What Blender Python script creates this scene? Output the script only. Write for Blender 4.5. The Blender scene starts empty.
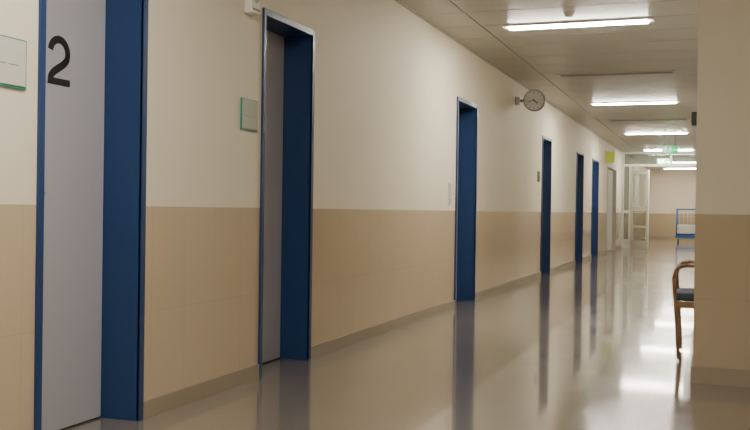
import bpy, bmesh, math
from mathutils import Matrix, Vector

C = bpy.context.scene.collection
D = 2.52      # camera distance from the left wall
CEIL = 2.74
XR = 2.80     # right corridor wall
YP = 5.93     # pier front face
XP = 2.41     # pier corner
YE = 40.0     # end wall
YG = 28.0     # glazed partition

# ------------------------------------------------------------ materials
def new_mat(name):
    m = bpy.data.materials.new(name); m.use_nodes = True
    nt = m.node_tree
    return m, nt, nt.nodes['Principled BSDF']

def simple(name, col, rough=0.5, metal=0.0, noise=0.04, scale=30, emit=None, estr=0, trans=0, coat=0):
    m, nt, b = new_mat(name)
    N, L = nt.nodes, nt.links
    b.inputs['Roughness'].default_value = rough
    b.inputs['Metallic'].default_value = metal
    b.inputs['Transmission Weight'].default_value = trans
    b.inputs['Coat Weight'].default_value = coat
    if noise > 0:
        tc = N.new('ShaderNodeTexCoord')
        n = N.new('ShaderNodeTexNoise'); n.inputs['Scale'].default_value = scale
        n.inputs['Detail'].default_value = 3
        L.new(tc.outputs['Object'], n.inputs['Vector'])
        mx = N.new('ShaderNodeMix'); mx.data_type = 'RGBA'
        mx.inputs[6].default_value = (*[c*(1-noise) for c in col], 1)
        mx.inputs[7].default_value = (*[min(1, c*(1+noise)) for c in col], 1)
        L.new(n.outputs['Fac'], mx.inputs[0])
        L.new(mx.outputs[2], b.inputs['Base Color'])
    else:
        b.inputs['Base Color'].default_value = (*col, 1)
    if emit:
        b.inputs['Emission Color'].default_value = (*emit, 1)
        b.inputs['Emission Strength'].default_value = estr
    return m

def wall_material(name, axis, paint, tile):
    """painted plaster above 1.0 m, glazed tile wainscot below."""
    m, nt, b = new_mat(name)
    N, L = nt.nodes, nt.links
    geo = N.new('ShaderNodeNewGeometry')
    sep = N.new('ShaderNodeSeparateXYZ'); L.new(geo.outputs['Position'], sep.inputs[0])
    gt = N.new('ShaderNodeMath'); gt.operation = 'GREATER_THAN'; gt.inputs[1].default_value = 1.0
    L.new(sep.outputs['Z'], gt.inputs[0])
    com = N.new('ShaderNodeCombineXYZ')
    L.new(sep.outputs['Y' if axis == 'Y' else 'X'], com.inputs[0]); L.new(sep.outputs['Z'], com.inputs[1])
    br = N.new('ShaderNodeTexBrick'); br.offset = 0.0
    br.inputs['Scale'].default_value = 1.0
    br.inputs['Mortar Size'].default_value = 0.0022
    br.inputs['Mortar Smooth'].default_value = 0.3
    br.inputs['Brick Width'].default_value = 0.30
    br.inputs['Row Height'].default_value = 0.50
    br.inputs['Color1'].default_value = (*tile, 1)
    br.inputs['Color2'].default_value = (*[c*0.98 for c in tile], 1)
    br.inputs['Mortar'].default_value = (*[c*0.89 for c in tile], 1)
    L.new(com.outputs[0], br.inputs['Vector'])
    nz = N.new('ShaderNodeTexNoise'); nz.inputs['Scale'].default_value = 1.3; nz.inputs['Detail'].default_value = 4
    L.new(geo.outputs['Position'], nz.inputs['Vector'])
    pm = N.new('ShaderNodeMix'); pm.data_type = 'RGBA'
    pm.inputs[6].default_value = (*[c*0.96 for c in paint], 1); pm.inputs[7].default_value = (*paint, 1)
    L.new(nz.outputs['Fac'], pm.inputs[0])
    mx = N.new('ShaderNodeMix'); mx.data_type = 'RGBA'
    L.new(gt.outputs[0], mx.inputs[0]); L.new(br.outputs['Color'], mx.inputs[6]); L.new(pm.outputs[2], mx.inputs[7])
    L.new(mx.outputs[2], b.inputs['Base Color'])
    mr = N.new('ShaderNodeMapRange')
    mr.inputs['To Min'].default_value = 0.09; mr.inputs['To Max'].default_value = 0.65
    L.new(gt.outputs[0], mr.inputs['Value']); L.new(mr.outputs[0], b.inputs['Roughness'])
    # bump: joints below, roller texture above
    fn = N.new('ShaderNodeTexNoise'); fn.inputs['Scale'].default_value = 120
    L.new(geo.outputs['Position'], fn.inputs['Vector'])
    h1 = N.new('ShaderNodeMath'); h1.operation = 'MULTIPLY'; L.new(fn.outputs['Fac'], h1.inputs[0]); L.new(gt.outputs[0], h1.inputs[1])
    h2 = N.new('ShaderNodeMath'); h2.operation = 'SUBTRACT'; L.new(h1.outputs[0], h2.inputs[0]); L.new(br.outputs['Fac'], h2.inputs[1])
    bp = N.new('ShaderNodeBump'); bp.inputs['Strength'].default_value = 0.1; bp.inputs['Distance'].default_value = 0.003
    L.new(h2.outputs[0], bp.inputs['Height']); L.new(bp.outputs[0], b.inputs['Normal'])
    return m

def floor_material():
    m, nt, b = new_mat('linoleum')
    N, L = nt.nodes, nt.links
    geo = N.new('ShaderNodeNewGeometry')
    n1 = N.new('ShaderNodeTexNoise'); n1.inputs['Scale'].default_value = 28; n1.inputs['Detail'].default_value = 5
    n2 = N.new('ShaderNodeTexNoise'); n2.inputs['Scale'].default_value = 1.6; n2.inputs['Detail'].default_value = 6
    L.new(geo.outputs['Position'], n1.inputs['Vector']); L.new(geo.outputs['Position'], n2.inputs['Vector'])
    r = N.new('ShaderNodeValToRGB')
    r.color_ramp.elements[0].position = 0.3; r.color_ramp.elements[0].color = (0.195, 0.168, 0.136, 1)
    r.color_ramp.elements[1].position = 0.7; r.color_ramp.elements[1].color = (0.245, 0.214, 0.176, 1)
    L.new(n1.outputs['Fac'], r.inputs[0]); L.new(r.outputs[0], b.inputs['Base Color'])
    mr = N.new('ShaderNodeMapRange'); mr.inputs['From Min'].default_value = .3; mr.inputs['From Max'].default_value = .7
    mr.inputs['To Min'].default_value = 0.12; mr.inputs['To Max'].default_value = 0.20
    L.new(n2.outputs['Fac'], mr.inputs['Value']); L.new(mr.outputs[0], b.inputs['Roughness'])
    b.inputs['IOR'].default_value = 1.5
    b.inputs['Coat Weight'].default_value = 0.7
    mc = N.new('ShaderNodeMapRange'); mc.inputs['From Min'].default_value = .3; mc.inputs['From Max'].default_value = .7
    mc.inputs['To Min'].default_value = 0.035; mc.inputs['To Max'].default_value = 0.085
    L.new(n2.outputs['Fac'], mc.inputs['Value']); L.new(mc.outputs[0], b.inputs['Coat Roughness'])
    return m

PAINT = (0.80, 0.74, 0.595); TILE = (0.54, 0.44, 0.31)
M = dict(
 wallY=wall_material('wall_paint_and_tile_side', 'Y', PAINT, TILE),
 wallX=wall_material('wall_paint_and_tile_cross_shaded', 'X', (0.66, 0.595, 0.475), (0.43, 0.345, 0.235)),  # same paint and tile, darkened: the pier's weak light is in the colour
 floor=floor_material(),
 base=simple('vinyl_baseboard', (0.30, 0.25, 0.185), 0.35),
 blue=simple('blue_enamel', (0.011, 0.041, 0.135), 0.38, noise=0.03),
 leaf=simple('grey_door_laminate', (0.40, 0.395, 0.445), 0.45, noise=0.03, scale=60),
 black=simple('black_plastic', (0.012, 0.012, 0.014), 0.4, noise=0.02),
 steel=simple('brushed_steel', (0.55, 0.54, 0.52), 0.3, 1.0),
 panel=simple('ceiling_panel_metal', (0.45, 0.43, 0.39), 0.36, noise=0.03, scale=2),
 gap=simple('ceiling_void', (0.15, 0.14, 0.125), 0.9),
 white=simple('white_plastic', (0.75, 0.73, 0.68), 0.4, noise=0.01),
 grey=simple('grey_metal', (0.25, 0.24, 0.22), 0.45),
 tube=simple('lamp_diffuser', (0.9, 0.9, 0.9), 0.5, noise=0, emit=(1.0, 0.925, 0.795), estr=180),
 green=simple('teal_sign_edge', (0.03, 0.24, 0.18), 0.4),
 exitg=simple('exit_sign_green', (0.02, 0.4, 0.13), 0.4, noise=0, emit=(0.0, 0.75, 0.22), estr=1.3),
 exitw=simple('exit_sign_white', (0.9, 0.95, 0.9), 0.4, noise=0, emit=(0.8, 1, 0.85), estr=1.6),
 card=simple('sign_paper', (0.60, 0.60, 0.54), 0.35, noise=0.02),
 glassplate=simple('sign_glass_plate', (0.42, 0.46, 0.40), 0.2, noise=0.02),
 text=simple('print_grey', (0.18, 0.22, 0.20), 0.6, noise=0),
 yellow=simple('yellow_green_sign', (0.62, 0.72, 0.10), 0.5, noise=0.02),
 wood=simple('beech_wood', (0.33, 0.20, 0.11), 0.4, noise=0.2, scale=18),
 fabric=simple('blue_grey_upholstery', (0.08, 0.10, 0.14), 0.9, noise=0.15, scale=150),
 frame=simple('white_door_frame', (0.72, 0.72, 0.66), 0.4, noise=0.01),
 greydoor=simple('pale_grey_door', (0.50, 0.49, 0.45), 0.4, noise=0.01),
 cartblue=simple('cart_blue', (0.02, 0.11, 0.32), 0.4),
 linen=simple('linen_fabric', (0.55, 0.54, 0.50), 0.9, noise=0.08, scale=12),
 rubber=simple('rubber', (0.03, 0.03, 0.03), 0.7),
)
g, nt, b = new_mat('clear_glass')
b.inputs['Base Color'].default_value = (0.22, 0.28, 0.24, 1)
b.inputs['Roughness'].default_value = 0.02; b.inputs['Alpha'].default_value = 0.35
M['glass'] = g

# ------------------------------------------------------------ mesh builder
class MB:
    def __init__(s): s.bm = bmesh.new(); s.mats = []
    def mi(s, k):
        if k not in s.mats: s.mats.append(k)
        return s.mats.index(k)
    def box(s, x0, x1, y0, y1, z0, z1, k, bev=0):
        r = bmesh.ops.create_cube(s.bm, size=1)
        for v in r['verts']:
            v.co = Vector(((x0+x1)/2+v.co.x*(x1-x0), (y0+y1)/2+v.co.y*(y1-y0), (z0+z1)/2+v.co.z*(z1-z0)))
        i = s.mi(k)
        fs = {f for v in r['verts'] for f in v.link_faces}
        for f in fs: f.material_index = i
        if bev:
            es = list({e for v in r['verts'] for e in v.link_edges})
            rr = bmesh.ops.bevel(s.bm, geom=es, offset=bev, segments=2, affect='EDGES', profile=0.5)
            for f in rr['faces']: f.material_index = i
        return s
    def cyl(s, p0, p1, r, k, seg=20, r2=None):
        p0, p1 = Vector(p0), Vector(p1); d = p1-p0
        q = Vector((0, 0, 1)).rotation_difference(d.normalized()).to_matrix().to_4x4()
        mt = Matrix.Translation((p0+p1)/2) @ q
        rr = bmesh.ops.create_cone(s.bm, cap_ends=True, segments=seg, radius1=r, radius2=r if r2 is None else r2, depth=d.length, matrix=mt)
        i = s.mi(k)
        for f in {f for v in rr['verts'] for f in v.link_faces}:
            f.material_index = i; f.smooth = len(f.verts) == 4
        return s
    def path(s, pts, r, k, seg=12):
        for a, b_ in zip(pts[:-1], pts[1:]):
            s.cyl(a, b_, r, k, seg)
        for p in pts[1:-1]:
            rr = bmesh.ops.create_uvsphere(s.bm, u_segments=seg, v_segments=8, radius=r, matrix=Matrix.Translation(p))
            i = s.mi(k)
            for f in {f for v in rr['verts'] for f in v.link_faces}: f.material_index = i; f.smooth = True
        return s
    def obj(s, name, parent=None, loc=None):
        me = bpy.data.meshes.new(name)
        s.bm.to_mesh(me); s.bm.free()
        for k in s.mats: me.materials.append(M[k])
        o = bpy.data.objects.new(name, me); C.objects.link(o)
        if parent: o.parent = parent
        if loc: o.location = loc
        return o

def empty(name, loc=(0, 0, 0)):
    e = bpy.data.objects.new(name, None); e.location = loc; e.empty_display_size = 0.1
    C.objects.link(e); return e

def numeral_two(parent, x, yc, z0, H=0.216, Wd=0.150, t=0.034):
    """grotesque numeral 2 as a thin applied vinyl figure on a plane of constant x (reads along +Y)."""
    r = (Wd-t)/2
    cyy, czz = 0.0, H-t/2-r
    pts = [(cyy+r*math.cos(math.radians(a)), czz+r*math.sin(math.radians(a))*1.0) for a in range(172, -31, -7)]
    # sweep down to the lower left foot
    p0 = pts[-1]; p3 = (-Wd/2+t*0.52, t*0.75)
    c1 = (p0[0]-0.026, p0[1]-0.040); c2 = (p3[0]+0.012, p3[1]+0.042)
    for i in range(1, 15):
        u = i/14
        pts.append(tuple((1-u)**3*p0[j]+3*(1-u)**2*u*c1[j]+3*(1-u)*u*u*c2[j]+u**3*p3[j] for j in (0, 1)))
    bm = bmesh.new(); L_, R_ = [], []
    for i, p in enumerate(pts):
        a = pts[max(0, i-1)]; c = pts[min(len(pts)-1, i+1)]
        d = Vector((c[0]-a[0], c[1]-a[1])).normalized(); n = Vector((-d.y, d.x))*t/2
        L_.append(bm.verts.new((0, p[0]+n.x, p[1]+n.y))); R_.append(bm.verts.new((0, p[0]-n.x, p[1]-n.y)))
    for i in range(len(pts)-1): bm.faces.new((L_[i], L_[i+1], R_[i+1], R_[i]))
    q = [bm.verts.new((0.0002, a, b_)) for a, b_ in ((-Wd/2, 0), (Wd/2, 0), (Wd/2, t*0.88), (-Wd/2+0.002, t*0.88))]
    bm.faces.new(q)
    rr = bmesh.ops.extrude_face_region(bm, geom=bm.faces[:])
    for v in [g_ for g_ in rr['geom'] if isinstance(g_, bmesh.types.BMVert)]: v.co.x += 0.0012
    bmesh.ops.recalc_face_normals(bm, faces=bm.faces[:])
    me = bpy.data.meshes.new('numeral'); bm.to_mesh(me); bm.free(); me.materials.append(M['black'])
    o = bpy.data.objects.new('numeral', me); C.objects.link(o); o.parent = parent; o.location = (x, yc, z0)

# ------------------------------------------------------------ room shell
DOORS = [(3.080, 3.800), (5.034, 5.760), (9.49, 10.34), (14.62, 15.45), (18.47, 19.45), (20.95, 22.1), (24.0, 26.2)]
TOP = 2.165
YB = -5.0; XW = 4.6
w = MB()
y = YB
for a, b_ in DOORS:
    w.box(-0.35, 0, y, a, 0, CEIL, 'wallY')
    w.box(-0.35, 0, a, b_, TOP, CEIL, 'wallY')
    y = b_
w.box(-0.35, 0, y, YE, 0, CEIL, 'wallY')
w.obj('wall_left')
MB().box(-0.35, XW, YB, YE, -0.1, 0, 'floor').obj('floor')
MB().box(XR, XR+0.2, YP+0.45, YE, 0, CEIL, 'wallY').obj('wall_right')
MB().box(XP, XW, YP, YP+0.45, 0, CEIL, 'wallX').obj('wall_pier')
MB().box(XW, XW+0.2, YB, YP, 0, CEIL, 'wallY').obj('wall_side')
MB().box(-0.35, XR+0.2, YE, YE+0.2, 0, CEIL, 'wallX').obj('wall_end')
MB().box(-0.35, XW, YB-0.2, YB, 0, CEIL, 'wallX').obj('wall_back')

# ceiling: metal cassettes with shadow gaps
c = MB()
c.box(-0.35, XW+0.2, YB-0.2, YE+0.2, CEIL+0.012, CEIL+0.12, 'gap')
cols = [(0.0, 0.42), (0.430, 2.80), (2.812, 4.6)]
y = YB; st = 0.625
while y < YE-0.05:
    for a, b_ in cols:
        c.box(a, b_, y, min(y+st-0.012, YE), CEIL, CEIL+0.014, 'panel')
    y += st
c.obj('ceiling')
# edge trim (L-profile)
MB().box(0.0, 0.018, YB, YE, CEIL-0.012, CEIL, 'panel').obj('trim_1')

# baseboards
bb = MB(); y = YB
for a, b_ in DOORS:
    bb.box(0, 0.012, y, a, 0, 0.082, 'base'); y = b_+0.02
bb.box(0, 0.012, y, YE, 0, 0.082, 'base')
bb.obj('baseboard_left')
MB().box(XP, XW, YP-0.012, YP, 0, 0.10, 'base').box(XP-0.012, XP, YP-0.012, YP+0.45, 0, 0.10, 'base').obj('baseboard_pier')
MB().box(XR-0.012, XR, YP+0.45, YE, 0, 0.082, 'base').obj('baseboard_right')
MB().box(0.012, XR-0.012, YE-0.012, YE, 0, 0.082, 'base').obj('baseboard_end')

# ------------------------------------------------------------ doors
for n, (a, b_) in enumerate(DOORS, 1):
    e = empty('door_%d' % n, (0, (a+b_)/2, 0))
    cy = (a+b_)/2
    a0, b0 = a-cy, b_-cy
    k = 'blue' if n < 7 else 'greydoor'
    lk = 'leaf' if n < 7 else 'greydoor'
    dep = 0.19 if n < 7 else 0.08
    f = MB()
    # jamb liners, head liner and face architraves (one steel frame)
    f.box(-dep-0.06, 0.0145, a0+0.0005, a0+0.018, 0, TOP-0.0005, k)
    f.box(-dep-0.06, 0.0145, b0-0.018, b0-0.0005, 0, TOP-0.0005, k)
    f.box(-dep-0.06, 0.0145, a0+0.018, b0-0.018, TOP-0.025, TOP-0.0005, k)
    f.box(0.0005, 0.016, a0-0.006, a0+0.026, 0, TOP+0.012, k, 0.003)
    f.box(0.0005, 0.016, b0-0.018, b0+0.022, 0, TOP+0.012, k, 0.003)
    f.box(0.0008, 0.0155, a0-0.004, b0+0.02, TOP-0.030, TOP+0.0118, k, 0.003)
    # door stop rebate
    f.box(-dep, -dep+0.012, a0+0.018, a0+0.03, 0, TOP-0.03, k)
    f.obj('frame', e)
    l = MB()
    l.box(-dep-0.042, -dep-0.001, a0+0.021, b0-0.021, 0.008, TOP-0.029, lk, 0.002)
    l.obj('leaf', e)
    h = MB()
    hy = a0+0.10
    h.cyl((-dep-0.001, hy, 1.05), (-dep+0.008, hy, 1.05), 0.026, 'steel')
    h.cyl((-dep, hy, 1.05), (-dep+0.05, hy, 1.05), 0.009, 'steel')
    h.cyl((-dep+0.046, hy-0.005, 1.05), (-dep+0.046, hy+0.12, 1.05), 0.010, 'steel')
    h.cyl((-dep-0.001, hy, 0.97), (-dep+0.006, hy, 0.97), 0.022, 'steel')
    h.obj('handle', e)
    if n == 1:
        numeral_two(e, -dep-0.0008, 3.446-cy, 1.524)

# ------------------------------------------------------------ ceiling luminaires
def lamp(yc, x0=0.67, x1=1.93, lit=True):
    xc = (x0+x1)/2; hw = (x1-x0)/2
    e = empty('ceiling_lamp', (xc, yc, CEIL))
    m = MB()
    m.box(-hw-0.05, hw+0.05, -0.085, -0.05, -0.016, 0.0, 'white')
    m.box(-hw-0.05, hw+0.05, 0.05, 0.085, -0.016, 0.0, 'white')
    m.box(-hw-0.05, -hw, -0.05, 0.05, -0.016, 0.0, 'white')
    m.box(hw, hw+0.05, -0.05, 0.05, -0.016, 0.0, 'white')
    m.obj('housing', e)
    d = MB()
    d.box(-hw, hw, -0.048, 0.048, -0.030, -0.001, 'tube', 0.006)
    d.obj('diffuser', e)
for yc in (-3.8, 2.5, 8.84, 15.4, 21.3, 27.0, 33.5, 38.0):
    lamp(yc)
lamp(-1.0, 3.1, 4.3)  # extra out-of-view lamp, added to brighten the dark near right area
# unlit air slot
for yc in (12.15, 18.3):
    e = MB()
    e.box(-0.72, 0.72, -0.09, 0.09, -0.012, 0, 'panel')
    for i in range(5):
        e.box(-0.68, 0.68, -0.07+i*0.03, -0.055+i*0.03, -0.017, -0.012, 'grey')
    e.obj('air_vent', loc=(1.33, yc, CEIL))
# smoke detector
for yc in (8.35,):
    s = MB(); s.cyl((0, 0, -0.012), (0, 0, 0), 0.05, 'white', 28).cyl((0, 0, -0.04), (0, 0, -0.012), 0.028, 'white', 28, 0.042)
    s.obj('smoke_detector', loc=(1.30, yc, CEIL))

# ------------------------------------------------------------ wall fittings
def room_sign(yc, zc, wd, ht, k='card'):
    e = empty('room_sign', (0, yc, zc))
    m = MB()
    m.box(0.0, 0.010, -wd/2, wd/2, -ht/2, ht/2, 'green', 0.002)
    m.box(0.010, 0.014, -wd/2+0.006, wd/2-0.010, -ht/2+0.010, ht/2-0.006, k, 0.001)
    m.obj('plate', e)
    t = MB()
    t.box(0.0141, 0.0146, -wd/2+0.03, wd/2-0.12, -0.01, -0.006, 'text')
    t.box(0.0141, 0.0146, -wd/2+0.12, wd/2-0.05, -0.01, -0.006, 'text')
    t.obj('lettering', e)
room_sign(2.888, 1.537, 0.225, 0.19)
room_sign(4.870, 1.53, 0.200, 0.180, 'glassplate')
room_sign(14.33, 1.53, 0.16, 0.16, 'black')
# wall sensor above sign
s = MB(); s.box(0, 0.05, -0.05, 0.05, -0.07, 0.07, 'white', 0.008).box(0.05, 0.056, -0.035, 0.035, -0.050, -0.040, 'grey')
s.cyl((0.05, 0, 0.02), (0.068, 0, 0.02), 0.028, 'white', 24, 0.015)
s.obj('motion_sensor', loc=(0, 4.85, 2.17))
# light switches
s = MB(); s.box(0, 0.009, -0.042, 0.042, -0.115, 0.115, 'white', 0.002)
for i in range(3): s.box(0.009, 0.014, -0.03, 0.03, -0.105+i*0.073, -0.04+i*0.073, 'greydoor', 0.002)
s.obj('light_switch', loc=(0, 9.25, 1.165))
# yellow door sign
MB().box(0, 0.20, -0.01, 0.01, -0.14, 0.14, 'yellow').box(0.0, 0.21, -0.014, 0.014, 0.14, 0.155, 'white').obj('hanging_direction_sign', loc=(0, 23.7, 2.36))

# clock on a wall bracket
e = empty('wall_clock', (0, 12.54, 2.47))
m = MB(); m.cyl((0, 0, 0), (0.012, 0, 0), 0.06, 'grey', 28).cyl((0.01, 0, 0), (0.16, 0, 0), 0.022, 'grey')
m.box(0.012, 0.06, -0.04, 0.04, -0.05, 0.05, 'panel', 0.01)
m.obj('bracket', e)
m = MB(); m.cyl((0.25, -0.04, 0), (0.25, 0.04, 0), 0.142, 'grey', 48).obj('case', e)
m = MB(); m.cyl((0.25, -0.044, 0), (0.25, -0.0395, 0), 0.128, 'card', 48).cyl((0.25, 0.0395, 0), (0.25, 0.044, 0), 0.128, 'card', 48).obj('dial', e)
m = MB()
for i in range(12):
    a = math.radians(30*i)
    p = Vector((math.sin(a), 0, math.cos(a)))
    c0 = Vector((0.25, -0.046, 0))
    m.cyl(c0+p*0.100, c0+p*0.118, 0.004, 'black', 6)
c0 = Vector((0.25, -0.049, 0))
for ang, ln, r in ((130, 0.065, 0.006), (255, 0.095, 0.004)):
    a = math.radians(ang); m.cyl(c0, c0+Vector((math.sin(a), 0, math.cos(a)))*ln, r, 'black', 8)
m.cyl((0.25, -0.052, 0), (0.25, -0.044, 0), 0.01, 'black')
m.obj('hands', e)

# small dark wall box on the pier side
MB().box(-0.030, 0.002, -0.05, 0.05, -0.04, 0.04, 'black', 0.004).box(-0.034, -0.030, -0.03, 0.03, -0.02, 0.02, 'grey').obj('card_reader', loc=(XP, YP+0.10, 1.57))

# exit signs
def exit_sign(x, yc, z, drop):
    e = empty('exit_sign', (x, yc, z))
    m = MB(); m.box(-0.16, 0.16, -0.025, 0.025, -0.085, 0.085, 'white', 0.004)
    m.cyl((-0.10, 0, 0.08), (-0.10, 0, drop), 0.006, 'grey').cyl((0.10, 0, 0.08), (0.10, 0, drop), 0.006, 'grey')
    m.obj('box', e)
    for sg, nm in ((-1, 'face_front'), (1, 'face_back')):
        m = MB()
        ya, yb = sorted((sg*0.0255, sg*0.028))
        m.box(-0.15, 0.15, ya, yb, -0.075, 0.075, 'exitg')
        ya, yb = sorted((sg*0.0282, sg*0.0295))
        m.box(-0.125, -0.055, ya, yb, -0.055, 0.055, 'exitw')      # doorway pictogram
        m.box(-0.02, 0.03, ya, yb, -0.01, 0.035, 'exitw')         # running figure body
        m.box(0.0, 0.025, ya, yb, 0.04, 0.06, 'exitw')
        m.box(-0.035, 0.0, ya, yb, -0.055, -0.01, 'exitw'); m.box(0.02, 0.055, ya, yb, -0.03, -0.01, 'exitw')
        m.box(0.075, 0.13, ya, yb, -0.01, 0.012, 'exitw')         # arrow
        m.obj(nm, e)
exit_sign(1.62, 20.6, 2.32, CEIL-2.32)
exit_sign(1.15, 27.3, 2.42, CEIL-2.42)

# ------------------------------------------------------------ glazed partition
e = empty('glass_partition', (0, YG, 0))
m = MB()
m.box(0.0, 0.06, -0.04, 0.04, 0, CEIL, 'frame')
m.box(0.20, 0.26, -0.04, 0.04, 0, 2.33, 'frame')
m.box(2.60, 2.80, -0.04, 0.04, 0, CEIL, 'frame')
m.box(0.06, 2.60, -0.04, 0.04, 2.33, 2.40, 'frame')
m.box(0.06, 2.60, -0.04, 0.04, 2.68, CEIL, 'frame')
m.box(1.30, 1.36, -0.03, 0.03, 2.40, 2.68, 'frame')
m.box(0.06, 0.20, -0.03, 0.03, 0, 0.25, 'frame'); m.box(0.06, 0.20, -0.03, 0.03, 1.0, 1.07, 'frame')
m.obj('frame', e)
MB().box(0.06, 0.20, -0.005, 0.005, 0.25, 1.0, 'glass').box(0.06, 0.20, -0.005, 0.005, 1.07, 2.33, 'glass').box(0.06, 1.30, -0.005, 0.005, 2.40, 2.68, 'glass').box(1.36, 2.60, -0.005, 0.005, 2.40, 2.68, 'glass').obj('glass', e)
# open leaf
e2 = empty('door_8', (0.27, YG-0.05, 0)); e2.rotation_euler = (0, 0, math.radians(-50))
m = MB(); W = 0.80
m.box(0, 0.09, -0.02, 0.02, 0.01, 2.20, 'frame', 0.003); m.box(W-0.09, W, -0.02, 0.02, 0.01, 2.20, 'frame', 0.003)
m.box(0.09, W-0.09, -0.02, 0.02, 0.01, 0.24, 'frame'); m.box(0.09, W-0.09, -0.02, 0.02, 2.09, 2.20, 'frame')
m.box(0.09, W-0.09, -0.02, 0.02, 1.06, 1.18, 'frame')
m.box(0.09, W-0.09, -0.015, 0.015, 0.60, 0.65, 'frame')
m.obj('leaf', e2)
MB().box(0.09, W-0.09, -0.004, 0.004, 0.24, 1.06, 'glass').box(0.09, W-0.09, -0.004, 0.004, 1.18, 2.09, 'glass').obj('glass', e2)
MB().cyl((W-0.05, -0.02, 1.04), (W-0.05, -0.07, 1.04), 0.01, 'steel').cyl((W-0.05, -0.068, 1.04), (W-0.18, -0.068, 1.04), 0.01, 'steel').obj('handle', e2)

# ------------------------------------------------------------ laundry cart
e = empty('laundry_cart', (1.75, 34.8, 0))
m = MB()
hw, hd = 0.48, 0.30
for sx in (-1, 1):
    for sy in (-1, 1):
        m.cyl((sx*hw, sy*hd, 0.16), (sx*hw, sy*hd, 1.16), 0.020, 'cartblue')
for z in (0.30, 1.16):
    for sy in (-1, 1): m.cyl((-hw, sy*hd, z), (hw, sy*hd, z), 0.022, 'cartblue')
    for sx in (-1, 1): m.cyl((sx*hw, -hd, z), (sx*hw, hd, z), 0.022, 'cartblue')
m.box(-hw-0.03, hw+0.03, -hd-0.03, hd+0.03, 0.16, 0.26, 'cartblue', 0.01)
m.obj('frame', e)
m = MB()
m.box(-hw+0.02, hw-0.02, -hd+0.02, hd-0.02, 0.26, 0.62, 'linen', 0.03)
for z in (0.75, 0.9, 1.03): m.cyl((-hw, hd, z), (hw, hd, z), 0.006, 'steel')
for i in range(7):
    xx = -hw+0.08+i*(2*hw-0.16)/6
    m.cyl((xx, hd, 0.30), (xx, hd, 1.16), 0.006, 'steel')
m.obj('bag', e)
m = MB()
for sx in (-1, 1):
    for sy in (-1, 1):
        m.cyl((sx*(hw-0.05)-0.015, sy*(hd-0.05), 0.065), (sx*(hw-0.05)+0.015, sy*(hd-0.05), 0.065), 0.065, 'rubber', 24)
        m.cyl((sx*(hw-0.05), sy*(hd-0.05), 0.10), (sx*(hw-0.05), sy*(hd-0.05), 0.165), 0.012, 'steel')
m.obj('wheels', e)

# ------------------------------------------------------------ waiting chair (faces -X)
e = empty('armchair', (2.27, 7.05, 0))
m = MB(); cr = 0.0125
for yy in (-0.27, 0.27):
    # bent-wood side: front leg, curved up into the armrest, back to the rear post
    pts = [Vector(p) for p in ((0.03, yy, 0.0125), (0.015, yy, 0.25), (0.0, yy, 0.45), (-0.008, yy, 0.56), (0.005, yy, 0.615), (0.035, yy, 0.643),
           (0.09, yy, 0.650), (0.22, yy, 0.640), (0.34, yy, 0.628), (0.43, yy, 0.62))]
    m.path(pts, cr, 'wood')
    m.path([Vector(p) for p in ((0.48, yy, 0.0125), (0.44, yy, 0.25), (0.42, yy, 0.45), (0.45, yy, 0.65), (0.49, yy, 0.84))], cr, 'wood')
    m.box(0.005, 0.43, yy-0.010, yy+0.010, 0.36, 0.405, 'wood', 0.004)
m.box(0.0, 0.022, -0.26, 0.26, 0.37, 0.405, 'wood', 0.004); m.box(0.41, 0.435, -0.26, 0.26, 0.36, 0.405, 'wood', 0.004)
m.obj('wooden_frame', e)
MB().box(-0.005, 0.42, -0.25, 0.25, 0.405, 0.46, 'fabric', 0.02).obj('seat', e)
o = MB().box(-0.02, 0.02, -0.25, 0.25, -0.17, 0.17, 'fabric', 0.018).obj('backrest', e, (0.455, 0, 0.68))
o.rotation_euler = (0, math.radians(12), 0)

# ------------------------------------------------------------ world + camera
wd = bpy.data.worlds.new('world'); bpy.context.scene.world = wd; wd.use_nodes = True
wd.node_tree.nodes['Background'].inputs[0].default_value = (0.5, 0.45, 0.4, 1)
wd.node_tree.nodes['Background'].inputs[1].default_value = 0.05

cam = bpy.data.cameras.new('camera'); co = bpy.data.objects.new('camera', cam); C.objects.link(co)
cam.sensor_width = 36; cam.lens = 950/750*36; cam.clip_end = 200; cam.clip_start = 0.05
R = Matrix.Rotation(math.radians(19.69), 4, 'Z') @ Matrix.Rotation(math.radians(90-0.33), 4, 'X') @ Matrix.Rotation(math.radians(0.8), 4, 'Z')
co.matrix_world = Matrix.Translation((D, 0, 1.0)) @ R
bpy.context.scene.camera = co
